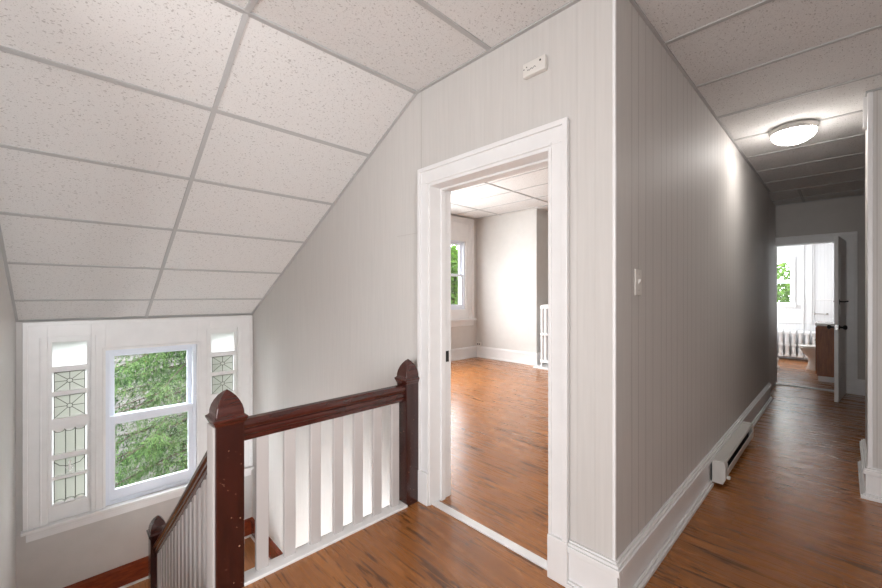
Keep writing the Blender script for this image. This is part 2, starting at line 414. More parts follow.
# ------------------------------------------------------------------ doorway to the room
root = empty('door_1', (-1.38, YW, 0)); struct(root, 'white cased opening between the stair hall and the room')
m = MB(); F = YW-.02
m.box(-1.89, -1.80, F, YW, .20, 2.013); m.box(-.958, -.866, F, YW, .20, 2.013); m.box(-1.89, -.866, F, YW, 2.013, 2.11)
m.box(-1.893, -1.868, F-.012, F+.003, .20, 2.113); m.box(-.888, -.863, F-.012, F+.003, .20, 2.113); m.box(-1.893, -.863, F-.012, F+.003, 2.088, 2.113)
m.box(-1.812, -1.797, F-.005, F+.003, .20, 2.0); m.box(-.961, -.946, F-.005, F+.003, .20, 2.0); m.box(-1.812, -.946, F-.006, F+.003, 2.010, 2.025)
m.build('door_casing', M['white'], root, bevel=.003)
m = MB(); m.box(-1.897, -1.797, F-.016, YW, 0, .20); m.box(-.961, -.861, F-.016, YW, 0, .20); m.build('plinth_block', M['white'], root, bevel=.004)
m = MB(); m.box(-1.801, -1.792, YW-.018, YW+.172, 0, 2.0); m.box(-.966, -.957, YW-.018, YW+.172, 0, 2.0); m.box(-1.80, -.958, YW-.018, YW+.172, 1.992, 2.014)
m.box(-1.792, -1.780, YW+.075, YW+.11, 0, 1.992); m.box(-.975, -.966, YW+.075, YW+.11, 0, 1.992); m.box(-1.792, -.966, YW+.075, YW+.11, 1.981, 1.992)
m.build('door_jamb', M['white'], root, bevel=.002)
m = MB(); m.box(-1.89, -1.80, YW+.155, YW+.175, 0, 2.1); m.box(-.958, -.866, YW+.155, YW+.175, 0, 2.1); m.box(-1.8, -.958, YW+.155, YW+.175, 2.013, 2.1)
m.build('rear_casing', M['white'], root, bevel=.003)
o = MB().box(-1.7925, -1.789, YW+.125, YW+.15, .88, .95).build('strike_plate', M['iron'], root); o['label'] = 'dark metal strike plate'
struct(MB().box(-1.790, -.967, YW+.0, YW+.055, 0, .009).build('trim_8', M['white'], bevel=.003), 'white threshold strip across the floor of the doorway')

# ------------------------------------------------------------------ stair triple window
root = empty('window_1', (XW, .69, -.77)); struct(root, 'white three-part stair window with a sash between two narrow patterned lights')
m = MB(); X = XW; T = XW+.022; y0, y1, z0, z1 = -.266, 1.64, -.765, 1.066
for a, b in ((y0, -.114), (.179, .285), (1.06, 1.178), (1.477, y1)): m.box(X, T, a, b, z0, z1-.17 if False else z1)
for a, b, z in ((-.114, .179, .93), (.285, 1.06, .77), (1.178, 1.477, .93)): m.box(X, T, a, b, z, z1)
for a, b in ((y0-.002, y0+.028), (y1-.028, y1+.002)): m.box(X, T+.014, a, b, z0, z1+.002)
m.box(X, T+.014, y0, y1, z1-.028, z1+.002)
for a in (-.165, .21, .262, 1.085, 1.15, 1.50): m.box(X, T+.005, a, a+.012, z0, .93 if a not in (.262, 1.085) else .79)
m.box(X, T+.008, .262, 1.097, .78, .795)
m.build('window_casing', M['white'], root, bevel=.003)
m = MB(); m.box(X-.17, T+.045, YL+.03, YW-.001, -.792, -.765); m.box(X-.001, T+.02, -.25, 1.64, -.81, -.792)
m.build('window_sill', M['white'], root, bevel=.005)
m = MB(); m.box(X, T, -.25, 1.63, -.875, -.81); m.box(X, T+.008, -.25, 1.63, -.83, -.81); m.build('apron', M['white'], root, bevel=.003)
# main vinyl frame
fr = MB(); a, b, z0, z1 = .285, 1.06, -.765, .77; xi, xo = X-.01, X-.13
fr.box(xo, xi, a, a+.035, z0, z1); fr.box(xo, xi, b-.035, b, z0, z1); fr.box(xo, xi, a, b, z1-.035, z1); fr.box(xo, xi, a, b, z0, z0+.035)
fr.build('window_frame', M['vinyl'], root, bevel=.004)
def sash(name, xc, a, b, z0, z1, st, tr, br, glass='glass', mt='vinyl', parent=None, th=.035):
    s = MB(); s.box(xc-th/2, xc+th/2, a, a+st, z0, z1); s.box(xc-th/2, xc+th/2, b-st, b, z0, z1)
    s.box(xc-th/2, xc+th/2, a, b, z1-tr, z1); s.box(xc-th/2, xc+th/2, a, b, z0, z0+br)
    o = s.build(name, M[mt], parent, bevel=.004)
    if glass:
        p = MB().box(xc-.003, xc+.003, a+st-.004, b-st+.004, z0+br-.004, z1-tr+.004).build('pane', M[glass], o)
    return o
sash('upper_sash', X-.10, .315, 1.03, .05, .74, .045, .045, .055, parent=root)
sash('lower_sash', X-.045, .315, 1.03, -.735, .105, .045, .085, .105, parent=root)
# side lights
def side_light(a, b):
    s = MB(); xc = X-.022; th = .04
    st = .028
    s.box(xc-th/2, xc+th/2, a, a+st, -.765, .93); s.box(xc-th/2, xc+th/2, b-st, b, -.765, .93)
    for z0, z1 in ((.875, .93), (.602, .652), (.382, .422), (.075, .173), (-.207, -.161), (-.39, -.363), (-.765, -.625)):
        s.box(xc-th/2, xc+th/2, a, b, z0, z1)
    o = s.build('side_sash', M['white'], root, bevel=.003)
    o['label'] = 'narrow white side light with horizontal bars'
    ia, ib = a+st, b-st; c = (ia+ib)/2; xg = xc-.004
    MB().box(xg-.003, xg, ia-.003, ib+.003, .65, .878).build('frosted_pane', M['frost'], o)
    p = MB()
    for z0, z1 in ((.42, .604), (.171, .384), (-.163, .077), (-.365, -.205), (-.627, -.388)): p.box(xg-.003, xg, ia+.012, ib-.012, z0, z1)
    p.build('patterned_pane', M['pattern_glass'], o)
    gl = MB()
    for z0, z1 in ((.42, .604), (.171, .384), (-.163, .077), (-.365, -.205), (-.627, -.388)):
        gl.box(xg-.003, xg, ia-.003, ia+.012, z0, z1); gl.box(xg-.003, xg, ib-.012, ib+.003, z0, z1)
    gl.build('clear_edge', M['frost'], o)
    k = MB(); xk = xg+.003
    for z0, z1 in ((.422, .602), (.173, .382)):
        zc = (z0+z1)/2
        ends = [(ia+.012, z0), (ia+.012, z1), (ib-.012, z0), (ib-.012, z1), (c, z0), (c, z1), (ia+.012, zc), (ib-.012, zc)]
        for ye, ze in ends: k.tube([(xk, c+(ye-c)*.14, zc+(ze-zc)*.14), (xk, ye, ze)], .0028, 6)
        k.tube([(xk, c+.02*math.cos(q), zc+.02*math.sin(q)) for q in [i*PI/8 for i in range(17)]], .0028, 6)
        k.tube([(xk, ia+.014, z0), (xk, ia+.014, z1)], .003, 6); k.tube([(xk, ib-.014, z0), (xk, ib-.014, z1)], .003, 6)
        k.tube([(xk, ia+.014, z1-.003), (xk, ib-.014, z1-.003)], .004, 6)
    for yy in (ia+.014, ia+(ib-ia)*.38, ia+(ib-ia)*.66, ib-.014):
        for z0, z1 in ((-.161, .06), (-.363, -.207), (-.60, -.39)): k.tube([(xk, yy, z0), (xk, yy, z1)], .0035, 6)
    for i in range(3):      # swags over the middle cell and scallops
        w3 = (ib-ia-.024)/3; yc = ia+.012+w3*(i+.5)
        k.tube([(xk, yc-w3/2*math.cos(q), .062-.022*math.sin(q)) for q in [j*PI/8 for j in range(9)]], .0028, 6)
        k.tube([(xk, yc-w3/2*math.cos(q), -.605+.022*math.sin(q)) for q in [j*PI/8 for j in range(9)]], .0028, 6)
    k.tube([(xk, ia+.014, -.23), (xk, ia+.05, -.27), (xk, c-.012, -.285)], .003, 6); k.tube([(xk, ib-.014, -.23), (xk, ib-.05, -.27), (xk, c+.012, -.285)], .003, 6)
    k.build('came', M['came'], o)
    s2 = MB()
    for i in range(3):
        w3 = (ib-ia-.024)/3; yc = ia+.012+w3*(i+.5)
        for zc, sg in ((.077, -1), (-.627, 1)):
            s2.rings([[(xk-.002+dx, yc-w3/2*math.cos(q), zc+sg*(.030*math.sin(q))) for q in [j*PI/8 for j in range(9)]] for dx in (0, .004)])
    zc = -.285
    for dz, r_, h_ in ((.025, .010, .028), (-.012, .013, .022), (-.04, .007, .02)):
        s2.lathe([(0, -h_), (r_*.8, -h_*.4), (r_, 0), (r_*.7, h_*.5), (0, h_)], (xk+.004, c, zc+dz), 10)
    for sy in (-1, 1): s2.lathe([(0, -.02), (.008, -.006), (.009, .003), (0, .014)], (xk+.004, c+sy*.02, zc-.012), 10)
    s2.build('scalloped_ornament', M['white'], o)
side_light(-.114, .179); side_light(1.178, 1.477)

# ------------------------------------------------------------------ room window, with deep casing
def room_window(name, a, b, z0, z1, label, detail=True):
    r = empty(name, (RX, (a+b)/2, z0)); struct(r, label)
    f = MB(); f.box(RX-.14, RX-.01, a, a+.03, z0, z1); f.box(RX-.14, RX-.01, b-.03, b, z0, z1); f.box(RX-.14, RX-.01, a, b, z1-.03, z1); f.box(RX-.14, RX-.01, a, b, z0, z0+.03)
    f.build('window_frame', M['vinyl'], r)
    zm = (z0+z1)/2
    sash('upper_sash', RX-.10, a+.03, b-.03, zm-.02, z1-.03, .035, .04, .045, parent=r)
    sash('lower_sash', RX-.05, a+.03, b-.03, z0+.03, zm+.025, .035, .05, .07, parent=r)
    w = .235; f = MB()
    f.box(RX, RX+.022, a-w, a, .82, 2.9); f.box(RX, RX+.022, b, b+w, .82, 2.9); f.box(RX, RX+.022, a, b, z1, 2.9); f.box(RX, RX+.022, a, b, .82, z0)
    for yy in (a-w, b+w-.03): f.box(RX, RX+.045, yy, yy+.03, .82, 2.9)
    f.box(RX, RX+.045, a-w, b+w, 2.87, 2.9)
    for yy in (a-.1, b+.085): f.box(RX, RX+.032, yy, yy+.015, .82, 2.8)
    f.box(RX, RX+.032, a-.1, b+.1, 2.79, 2.805)
    f.build('window_casing', M['white'], r, bevel=.003)
    f = MB(); f.box(RX, RX+.10, a-w-.03, b+w+.03, .79, .82); f.box(RX, RX+.03, a-w, b+w, .68, .79); f.build('window_sill', M['white'], r, bevel=.004)
    return r
room_window('window_2', *WINS[0], 'white sash window with green trees beyond, far left in the room')
# bathroom window
r = empty('window_3', (-1.05, 10.75, wz0)); struct(r, 'small white bathroom sash window with green leaves outside')
f = MB(); f.box(wx0, wx0+.03, 10.76, 10.86, wz0, wz1); f.box(wx1-.03, wx1, 10.76, 10.86, wz0, wz1); f.box(wx0, wx1, 10.76, 10.86, wz1-.03, wz1); f.box(wx0, wx1, 10.76, 10.86, wz0, wz0+.03)
zm = (wz0+wz1)/2+.02; f.box(wx0, wx1, 10.77, 10.85, zm-.035, zm+.035)
f.build('window_frame', M['vinyl'], r, bevel=.003)
MB().box(wx0+.02, wx1-.02, 10.81, 10.816, wz0+.02, wz1-.02).build('pane', M['glass'], r)
f = MB(); f.box(wx0-.06, wx0, 10.73, 10.75, wz0-.06, wz1+.07); f.box(wx1, wx1+.05, 10.73, 10.75, wz0-.06, wz1+.07); f.box(wx0, wx1, 10.73, 10.75, wz1, wz1+.07); f.box(wx0-.08, wx1+.07, 10.70, 10.75, wz0-.07, wz0)
f.build('window_casing', M['white'], r, bevel=.003)

# ------------------------------------------------------------------ bathroom door
r = empty('door_2', (-.34, YE, 0)); struct(r, 'white casing of the bathroom door at the end of the hall')
f = MB(); f.box(-.835, -.735, YE-.02, YE, 0, 2.055); f.box(.02, .12, YE-.02, YE, 0, 2.055); f.box(-.835, .12, YE-.02, YE, 2.055, 2.15)
f.box(-.84, -.815, YE-.032, YE-.018, 0, 2.155); f.box(.10, .125, YE-.032, YE-.018, 0, 2.155); f.box(-.84, .125, YE-.032, YE-.018, 2.13, 2.155)
f.build('door_casing', M['white'], r, bevel=.003)
f = MB(); f.box(-.740, -.722, YE-.018, YE+.16, 0, 2.04); f.box(.005, .025, YE-.018, YE+.16, 0, 2.04); f.box(-.735, .02, YE-.018, YE+.16, 2.04, 2.058)
f.build('door_jamb', M['white'], r, bevel=.002)
MB().box(-.7235, -.721, YE+.02, YE+.05, .86, .93).build('strike_plate', M['iron'], r)
struct(MB().box(-.722, .005, YE-.02, YE+.07, 0, .012).build('trim_9', M['white'], bevel=.003), 'white threshold strip of the bathroom door')
# leaf swung into the hall
lf = empty('door_3', (.0, YE-.03, 0)); struct(lf, 'open white bathroom door leaf seen edge on')
L = .75; W = .038
f = MB(); f.box(-L, 0, -W/2, W/2, .012, 2.03)
leafm = f.build('door_leaf', M['white'], None, bevel=.002)
f = MB()
for zz0, zz1 in ((.25, .85), (1.05, 1.85)):
    for sy in (-1, 1):
        f.box(-L+.11, -.11, sy*W/2-.004, sy*W/2+.004, zz0, zz0+.02); f.box(-L+.11, -.11, sy*W/2-.004, sy*W/2+.004, zz1-.02, zz1)
        f.box(-L+.11, -L+.13, sy*W/2-.004, sy*W/2+.004, zz0, zz1); f.box(-.13, -.11, sy*W/2-.004, sy*W/2+.004, zz0, zz1)
pm = f.build('panel_moulding', M['white'], None, bevel=.002)
kn = MB()
for sy in (-1, 1):
    kn.lathe([(0, 0), (.028, 0), (.028, .005), (.012, .008), (.011, .03), (.022, .036), (.029, .05), (.026, .062), (.012, .07), (0, .071)], (-L+.06, 0, .92), 20, 'y') if sy > 0 else \
    kn.lathe([(0, 0), (.028, 0), (.028, -.005), (.012, -.008), (.011, -.03), (.022, -.036), (.029, -.05), (.026, -.062), (.012, -.07), (0, -.071)], (-L+.06, 0, .92), 20, 'y')
for v in kn.bm.verts: v.co.y += (W/2 if v.co.y >= 0 else -W/2)
kn = kn.build('door_knob', M['iron'], None, smooth=True)
sp = MB().box(-L-.002, -L+.002, -.012, .012, .89, .95).build('latch_plate', M['chrome'], None)
hk = MB(); hk.box(-L+.03, -L+.06, -W/2-.006, -W/2, 1.20, 1.26)
hk.tube([(-L+.045, -W/2-.004, 1.235), (-L+.045, -W/2-.05, 1.232), (-L+.045, -W/2-.08, 1.24)], .008, 8)
hk.tube([(-L+.045, W/2, 1.235), (-L+.045, W/2+.01, 1.235)], .008, 8)
hk = hk.build('coat_hook', M['iron'], None)
hg = MB()
for z in (.5, 1.0, 1.83):
    hg.box(-.03, .015, W/2-.001, W/2+.004, z-.05, z+.05); hg.tube([(.008, W/2+.008, z-.055), (.008, W/2+.008, z+.055)], .009, 10); hg.box(.0, .04, W/2+.004, W/2+.01, z-.045, z+.045)
hg = hg.build('hinge', M['iron'], None)
RM = Matrix.Translation((.004, YE-.045, 0)) @ Matrix.Rotation(math.atan2(-.75, -.068)-PI, 4, 'Z')
for o in (leafm, pm, kn, sp, hk, hg):
    o.data.transform(RM); o.parent = lf; o.matrix_parent_inverse = Matrix.Translation(-lf.location)

# ------------------------------------------------------------------ balustrade around stair opening
XC = -1.932
def newel(x, y, zb, za, parent, s=.0575, body='mahog'):
    """square post with flared collar and ogee dome cap"""
    n = MB(); n.box(x-s, x+s, y-s, y+s, zb, za-.135)
    o = n.build('newel_post', M[body], parent, bevel=.004)
    def sq(h, z, k=.18):
        c = h*(1-k); return [(x-h, y-c, z), (x-c, y-h, z), (x+c, y-h, z), (x+h, y-c, z), (x+h, y+c, z), (x+c, y+h, z), (x-c, y+h, z), (x-h, y+c, z)]
    k = s/.0575
    prof = [(.058, -.150), (.062, -.143), (.065, -.134), (.071, -.124), (.071, -.117), (.062, -.112), (.058, -.106), (.057, -.090), (.052, -.068), (.042, -.045), (.029, -.025), (.014, -.009), (.002, 0)]
    c = MB().rings([sq(p*k, za+z, .05) for p, z in prof]).build('newel_cap', M['rail'], o, bevel=.002)
    for p_ in c.data.polygons: p_.use_smooth = False
    return o
root = empty('landing_balustrade', (XC, 1.05, 0))
tag(root, 'level balustrade along the stair opening with dark mahogany rail, two posts and flat painted balusters', 'balustrade')
newel(XC, .524, -.35, .888, root)
newel(XC, 1.572, -.02, .905, root, .050)
# painted half post board on stair side
o = MB().box(XC-.05, XC+.045, .524-.0665, .524-.0575, -.35, .740).build('painted_post_face', M['cream'], root, bevel=.002); o['label'] = 'pale grey painted board on the stair side of the newel'
def sweep(prof, p0, p1, name, mt, parent, side):
    """prof: list of (lateral, height) ; swept straight p0->p1, side: lateral unit vector"""
    p0, p1, side = Vector(p0), Vector(p1), Vector(side)
    return MB().rings([[p + side*u + Vector((0, 0, v)) for u, v in prof] for p in (p0, p1)]).build(name, M[mt], parent, bevel=.0015)
RP = [(-.020, 0), (-.020, .022), (-.027, .030), (-.027, .042), (-.022, .050), (-.033, .062), (-.036, .075), (-.032, .088), (-.020, .099), (0, .103),
      (.020, .099), (.032, .088), (.036, .075), (.033, .062), (.022, .050), (.027, .042), (.027, .030), (.020, .022), (.020, 0)]
sweep(RP, (XC+.005, .575, .645), (XC+.005, 1.523, .650), 'handrail', 'rail', root, (1, 0, 0))
bal = None
for y in (.674, .806, .942, 1.074, 1.20, 1.33, 1.462):
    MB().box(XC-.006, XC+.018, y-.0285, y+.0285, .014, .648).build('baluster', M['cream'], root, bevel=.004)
MB().box(XR-.085, XR-.001, .58, 1.523, .0, .016).build('base_rail', M['white'], root, bevel=.004)
# trim at floor edge + fascia
struct(MB().box(XR-.10, XR-.086, .60, YW, -.24, .0).build('trim_10', M['white'], bevel=.003), 'white fascia board on the edge of the upper floor')

# stair balustrade
SX0, SZ0, SS = -1.991, .670, .752
root = empty('stair_balustrade', (-3.715, .52, LZ))
tag(root, 'sloping balustrade going down to the landing with a dark rail and close pale balusters', 'balustrade')
newel(-3.717, .52, LZ, -.405, root, .0525)
rt = lambda x: SZ0 - SS*(SX0-x)
sweep(RP, (SX0, .515, rt(SX0)-.103), (-3.665, .515, rt(-3.665)-.103), 'handrail', 'rail', root, (0, 1, 0))
NT, RISE, RUN = 8, 1.62/9, (3.66-1.93)/8
x = -2.055
while x > -3.63:
    zb = -1.62*(-1.93-x)/(3.66-1.93) - .02
    top = rt(x)-.10
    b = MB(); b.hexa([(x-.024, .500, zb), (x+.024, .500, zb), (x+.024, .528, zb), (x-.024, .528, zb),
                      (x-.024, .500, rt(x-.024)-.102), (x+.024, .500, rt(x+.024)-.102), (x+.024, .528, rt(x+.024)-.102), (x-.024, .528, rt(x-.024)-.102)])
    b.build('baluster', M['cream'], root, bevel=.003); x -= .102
# stringer under
m = MB(); za = -.0; zz = lambda x: -1.62*(-1.93-x)/(3.66-1.93)
m.hexa([(-1.995, .49, zz(-1.93)-.32), (-3.66, .49, LZ-.0), (-3.66, .54, LZ-.0), (-1.995, .54, zz(-1.93)-.32),
        (-1.995, .49, zz(-1.995)+.10), (-3.66, .49, zz(-3.66)+.10), (-3.66, .54, zz(-3.66)+.10), (-1.995, .54, zz(-1.995)+.10)])
m.build('stringer', M['cream'], root, bevel=.003)
# staircases
st = empty('staircase', (-1.93, .1, LZ)); tag(st, 'upper flight of wooden stairs going down to the landing', 'staircase', kind='structure')
for i in range(1, 9):
    z = -RISE*i; xa = -1.995-RUN*(i-1)
    m = MB(); m.box(xa-RUN-.02, xa, YL, .49, z-.03, z); m.build('tread', M['landing'], st, bevel=.004)
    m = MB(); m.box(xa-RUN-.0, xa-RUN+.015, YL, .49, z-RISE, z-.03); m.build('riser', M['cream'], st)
st = empty('staircase', (-3.72, 1.1, LZ)); tag(st, 'lower flight of wooden stairs leaving the landing', 'staircase', kind='structure')
for i in range(1, 9):
    z = LZ-RISE*i; xa = -3.72+RUN*(i-1)
    MB().box(xa, xa+RUN+.02, .56, YW, z-.03, z).build('tread', M['landing'], st, bevel=.004)
    MB().box(xa-.001, xa+.014, .56, YW, z, z+RISE-(.0 if i > 1 else .1)).build('riser', M['cream'], st)
struct(MB().box(XW+1.3, 1.0, .542, .56, LOW, LZ-.02).build('wall_stair_lower', M['wall']))
struct(MB().box(1.0, 1.1, YL, YW, LOW, -.2).build('wall_lower_end', M['wall']))

# ------------------------------------------------------------------ baseboard heater
r = empty('baseboard_heater', (-.6, 3.88, .02)); tag(r, 'white electric baseboard heater mounted low on the grey hallway wall', 'heater')
ya, yb = 3.215, 4.39; bx = XH+.031
m = MB(); m.box(bx, bx+.006, ya, yb, .03, .175); m.box(bx, bx+.065, ya, yb, .169, .175)
m.hexa([(bx+.05, ya, .03), (bx+.05, yb, .03), (bx, yb, .03), (bx, ya, .03), (bx+.05, ya, .036), (bx+.05, yb, .036), (bx, yb, .036), (bx, ya, .036)])
m.build('heater_back', M['heater'], r, bevel=.001)
m = MB(); 
m.rings([[(bx+.066, yy, .175), (bx+.072, yy, .168), (bx+.072, yy, .158), (bx+.066, yy, .158)] for yy in (ya, yb)]); m.build('top_lip', M['heater'], r)
m = MB(); m.hexa([(bx+.058, ya+.075, .035), (bx+.062, ya+.075, .035), (bx+.062, yb-.06, .035), (bx+.058, yb-.06, .035),
                  (bx+.082, ya+.075, .135), (bx+.086, ya+.075, .135), (bx+.086, yb-.06, .135), (bx+.082, yb-.06, .135)])
m.build('front_panel', M['heater'], r)
for s_, e_ in ((ya-.003, ya+.075), (yb-.06, yb+.003)):
    m = MB(); m.rings([[(bx, yy, .025), (bx+.060, yy, .025), (bx+.076, yy, .06), (bx+.076, yy, .150), (bx+.068, yy, .177), (bx, yy, .177)] for yy in (s_, e_)])
    m.build('end_cap', M['heater'], r, bevel=.002)
m = MB()
for k in range(60): y = ya+.09+k*.02; m.box(bx+.008, bx+.05, y, y+.002, .06, .13)
m.tube([(bx+.03, ya+.08, .095), (bx+.03, yb-.08, .095)], .008, 8); m.build('heating_fins', M['iron'], r)
MB().lathe([(0, 0), (.011, 0), (.013, .004), (.012, .018), (0, .02)], (bx+.078, ya+.03, .07), 16, 'x').build('thermostat_knob', M['plastic'], r, smooth=True)

# ------------------------------------------------------------------ light switch, detector, outlet
r = empty('light_switch', (XH, 1.901, 1.37)); tag(r, 'small pale light switch plate on the grey hallway wall', 'switch')
MB().box(XH, XH+.007, 1.862, 1.940, 1.311, 1.433).build('switch_plate', M['plastic'], r, bevel=.003)
MB().hexa([(XH+.006, 1.895, 1.36), (XH+.006, 1.907, 1.36), (XH+.006, 1.907, 1.385), (XH+.006, 1.895, 1.385),
           (XH+.014, 1.896, 1.372), (XH+.014, 1.906, 1.372), (XH+.017, 1.906, 1.385), (XH+.017, 1.896, 1.385)]).build('toggle', M['plastic'], r)
m = MB()
for z in (1.335, 1.409): MB().lathe([(0, 0), (.003, 0), (.003, .0015), (0, .002)], (XH+.007, 1.901, z), 10, 'x').build('screw', M['nickel'], r)
r = empty('carbon_monoxide_detector', (-1.047, YW, 2.42)); tag(r, 'small white plastic detector box high on the wall above the doorway', 'detector')
MB().box(-1.100, -.975, YW-.030, YW, 2.380, 2.448).build('housing', M['plastic'], r, bevel=.006, seg=3)
m = MB(); yf = YW-.0305
for x, z, s in ((-1.09, 2.416, .003), (-1.075, 2.423, .003), (-1.000, 2.428, .005)): m.lathe([(0, 0), (s, 0), (s, -.001), (0, -.0015)], (x, yf, z), 10, 'y')
m.tube([(-1.073+.006*i, yf, 2.405+.004*math.sin(i*2.1)+.0006*i) for i in range(9)], .0012, 5)
m.build('indicator_marks', M['iron'], r)
r = empty('wall_outlet', (RX+.05, 6.30, .27)); tag(r, 'white outlet box low in the far corner of the room', 'outlet')
MB().box(-5.42, -5.31, 6.285, 6.32, .24, .32).build('outlet_plate', M['plastic'], r, bevel=.004)
m = MB(); m.box(-5.40, -5.375, 6.283, 6.286, .265, .295); m.box(-5.355, -5.33, 6.283, 6.286, .265, .295); m.build('socket', M['iron'], r)

# ------------------------------------------------------------------ hall ceiling lamp
LX, LY = -.275, 4.10
r = empty('ceiling_lamp', (LX, LY, ZC)); tag(r, 'round lit flush mount lamp with frosted glass bowl on the hallway ceiling', 'lamp')
R = .142
MB().lathe([(R*.9, -.004), (R*1.0, -.004), (R*1.03, -.012), (R*1.03, -.026), (R*.99, -.032), (R*.97, -.044), (R*.96, -.049), (R*.92, -.046), (R*.90, -.040), (R*.84, -.02), (R*.5, -.010)], (LX, LY, ZC), 48).build('lamp_rim', M['nickel'], r, smooth=True)
MB().lathe([(R*.92, -.036), (R*.95, -.044)] + [(R*.95*math.cos(a), -.050-.082*math.sin(a)) for a in [i*PI/2/10 for i in range(1, 11)]], (LX, LY, ZC), 48).build('glass_bowl', M['lamp'], r, smooth=True)
MB().lathe([(0, -.128), (.013, -.130), (.016, -.136), (.009, -.141), (.011, -.146), (.005, -.153), (0, -.155)], (LX, LY, ZC), 16).build('finial', M['nickel'], r, smooth=True)
for a in (PI*.15, PI*.8, PI*1.45):
    MB().lathe([(0, -.008), (.007, -.006), (.007, .008), (0, .01)], (LX+R*.92*math.cos(a), LY+R*.92*math.sin(a), ZC-.052), 10).build('clip', M['nickel'], r, smooth=True)

# ------------------------------------------------------------------ radiators
def radiator(name, label, org, along, cols, n, pitch, H, colw, legs=True):
    """along: 'x' or 'y' run of sections; columns spaced across"""
    r = empty(name, org); tag(r, label, 'radiator', None)
    ox, oy, oz = org
    P = (lambda u, v, z: (ox+u, oy+v, oz+z)) if along == 'x' else (lambda u, v, z: (ox+v, oy+u, oz+z))
    for i in range(n):
        m = MB(); u = i*pitch
        foot = .07 if i in (0, n-1) else 0
        vs = [(k-(cols-1)/2)*colw for k in range(cols)]
        for v in vs:
            if along == 'x': m.tube([P(u, v, .10), P(u, v, H-.05)], pitch*.30, 8, colw*.34)
            else: m.tube([P(u, v, .10), P(u, v, H-.05)], colw*.36, 8, pitch*.36)
        half = (cols-1)/2*colw + colw*.34
        for z0, z1 in ((.07, .125), (H*.52-.02, H*.52+.02), (H-.075, H-.03)):
            a, b = P(u-pitch*.40, -half, z0), P(u+pitch*.40, half, z1)
            m.box(min(a[0], b[0]), max(a[0], b[0]), min(a[1], b[1]), max(a[1], b[1]), a[2], b[2])
        # rounded crown
        cr = []
        for s_ in (-pitch*.38, pitch*.38):
            cr.append([P(u+s_, -half+half*2*j/12, H-.035+.035*math.sqrt(max(0, 1-((j-6)/6)**2))) for j in range(13)])
        m.rings(cr)
        if foot:
            for v in (-half+.02, half-.02):
                m.rings([[P(u-.015, v-.018, 0), P(u+.015, v-.018, 0), P(u+.015, v+.018, 0), P(u-.015, v+.018, 0)],
                         [P(u-.012, v-.012, .05), P(u+.012, v-.012, .05), P(u+.012, v+.012, .05), P(u-.012, v+.012, .05)],
                         [P(u-.02, v-.022, .11), P(u+.02, v-.022, .11), P(u+.02, v+.022, .11), P(u-.02, v+.022, .11)]])
        m.build('radiator_section', M['rad'], r, bevel=.003)
    return r
r = radiator('radiator', 'tall white cast iron radiator partly hidden by the right door jamb of the room', (-3.69, 6.22, .025), 'y', 4, 9, .062, 1.12, .075)
m = MB(); m.box(-3.9, -3.4, 6.08, 6.95, .0, .025)
struct(m.build('trim_11', M['white'], bevel=.003), 'white floor board under the tall radiator')
r2 = radiator('radiator', 'low white cast iron radiator below the bathroom window', (-1.40, 10.60, .0), 'x', 3, 13, .100, .60, .06)
m = MB(); m.tube([(-.14, 10.6, .0), (-.14, 10.6, .11), (-.17, 10.6, .11)], .014, 10); m.lathe([(0, 0), (.02, 0), (.025, .02), (.02, .04), (0, .045)], (-.14, 10.6, .12), 12)
m.build('radiator_valve', M['nickel'], r2, smooth=True)

# ------------------------------------------------------------------ bathroom fittings
r = empty('vanity_cabinet', (0, 8.5, 0)); tag(r, 'brown wooden bathroom vanity with white counter inside the far doorway', 'vanity')
MB().box(-.285, .26, 8.25, 8.95, .085, .845).build('cabinet_body', M['vanity'], r, bevel=.003)
MB().box(-.275, .26, 8.262, 8.94, 0, .085).build('toe_kick', M['white'], r)
MB().box(-.31, .265, 8.225, 8.975, .845, .885).build('counter', M['porcelain'], r, bevel=.008)
for k, (a, b) in enumerate(((8.27, 8.59), (8.61, 8.93))):
    d = MB().box(-.303, -.285, a, b, .11, .82).build('cabinet_door', M['vanity'], r, bevel=.003)
    MB().lathe([(0, 0), (.008, 0), (.006, -.012), (.013, -.018), (0, -.024)], (-.303, b-.04 if k == 0 else a+.04, .6), 12, 'x').build('knob', M['nickel'], d, smooth=True)
m = MB(); m.tube([(.10, 8.6, .885), (.10, 8.6, 1.0), (.06, 8.6, 1.04), (-.02, 8.6, 1.02)], .012, 8); m.build('faucet', M['chrome'], r, smooth=True)

r = empty('toilet', (-.1, 9.42, 0)); tag(r, 'almond coloured toilet bowl standing between the vanity and the bathroom radiator', 'toilet')
def oval(cx, cy, rx, ry, z, n=28, back=0): return [(cx+rx*math.cos(2*PI*i/n), cy+ry*math.sin(2*PI*i/n), z) for i in range(n)]
cy = 9.42
m = MB(); m.rings([oval(-.20, cy, .27, .125, 0), oval(-.20, cy, .265, .12, .02), oval(-.20, cy, .24, .105, .10), oval(-.20, cy, .235, .10, .2), oval(-.22, cy, .26, .125, .27),
                   oval(-.245, cy, .285, .165, .34), oval(-.26, cy, .295, .185, .385), oval(-.26, cy, .30, .188, .40), oval(-.26, cy, .26, .15, .40), oval(-.26, cy, .2, .11, .33), oval(-.26, cy, .09, .05, .25)])
m.build('toilet_bowl', M['porcelain'], r, smooth=True)
m = MB(); m.rings([oval(-.255, cy, .30, .19, .402), oval(-.255, cy, .31, .195, .41), oval(-.255, cy, .305, .19, .425), oval(-.255, cy, .28, .17, .432)]); m.build('toilet_lid', M['porcelain'], r, smooth=True)
MB().box(.05, .255, cy-.2, cy+.2, .38, .72).build('toilet_tank', M['porcelain'], r, bevel=.02, seg=3)
MB().box(.04, .262, cy-.21, cy+.21, .72, .755).build('tank_lid', M['porcelain'], r, bevel=.01)
r = empty('towel_bar', (-.32, 10.7, .945)); tag(r, 'short grey towel bar on the white bathroom back wall', 'towel bar')
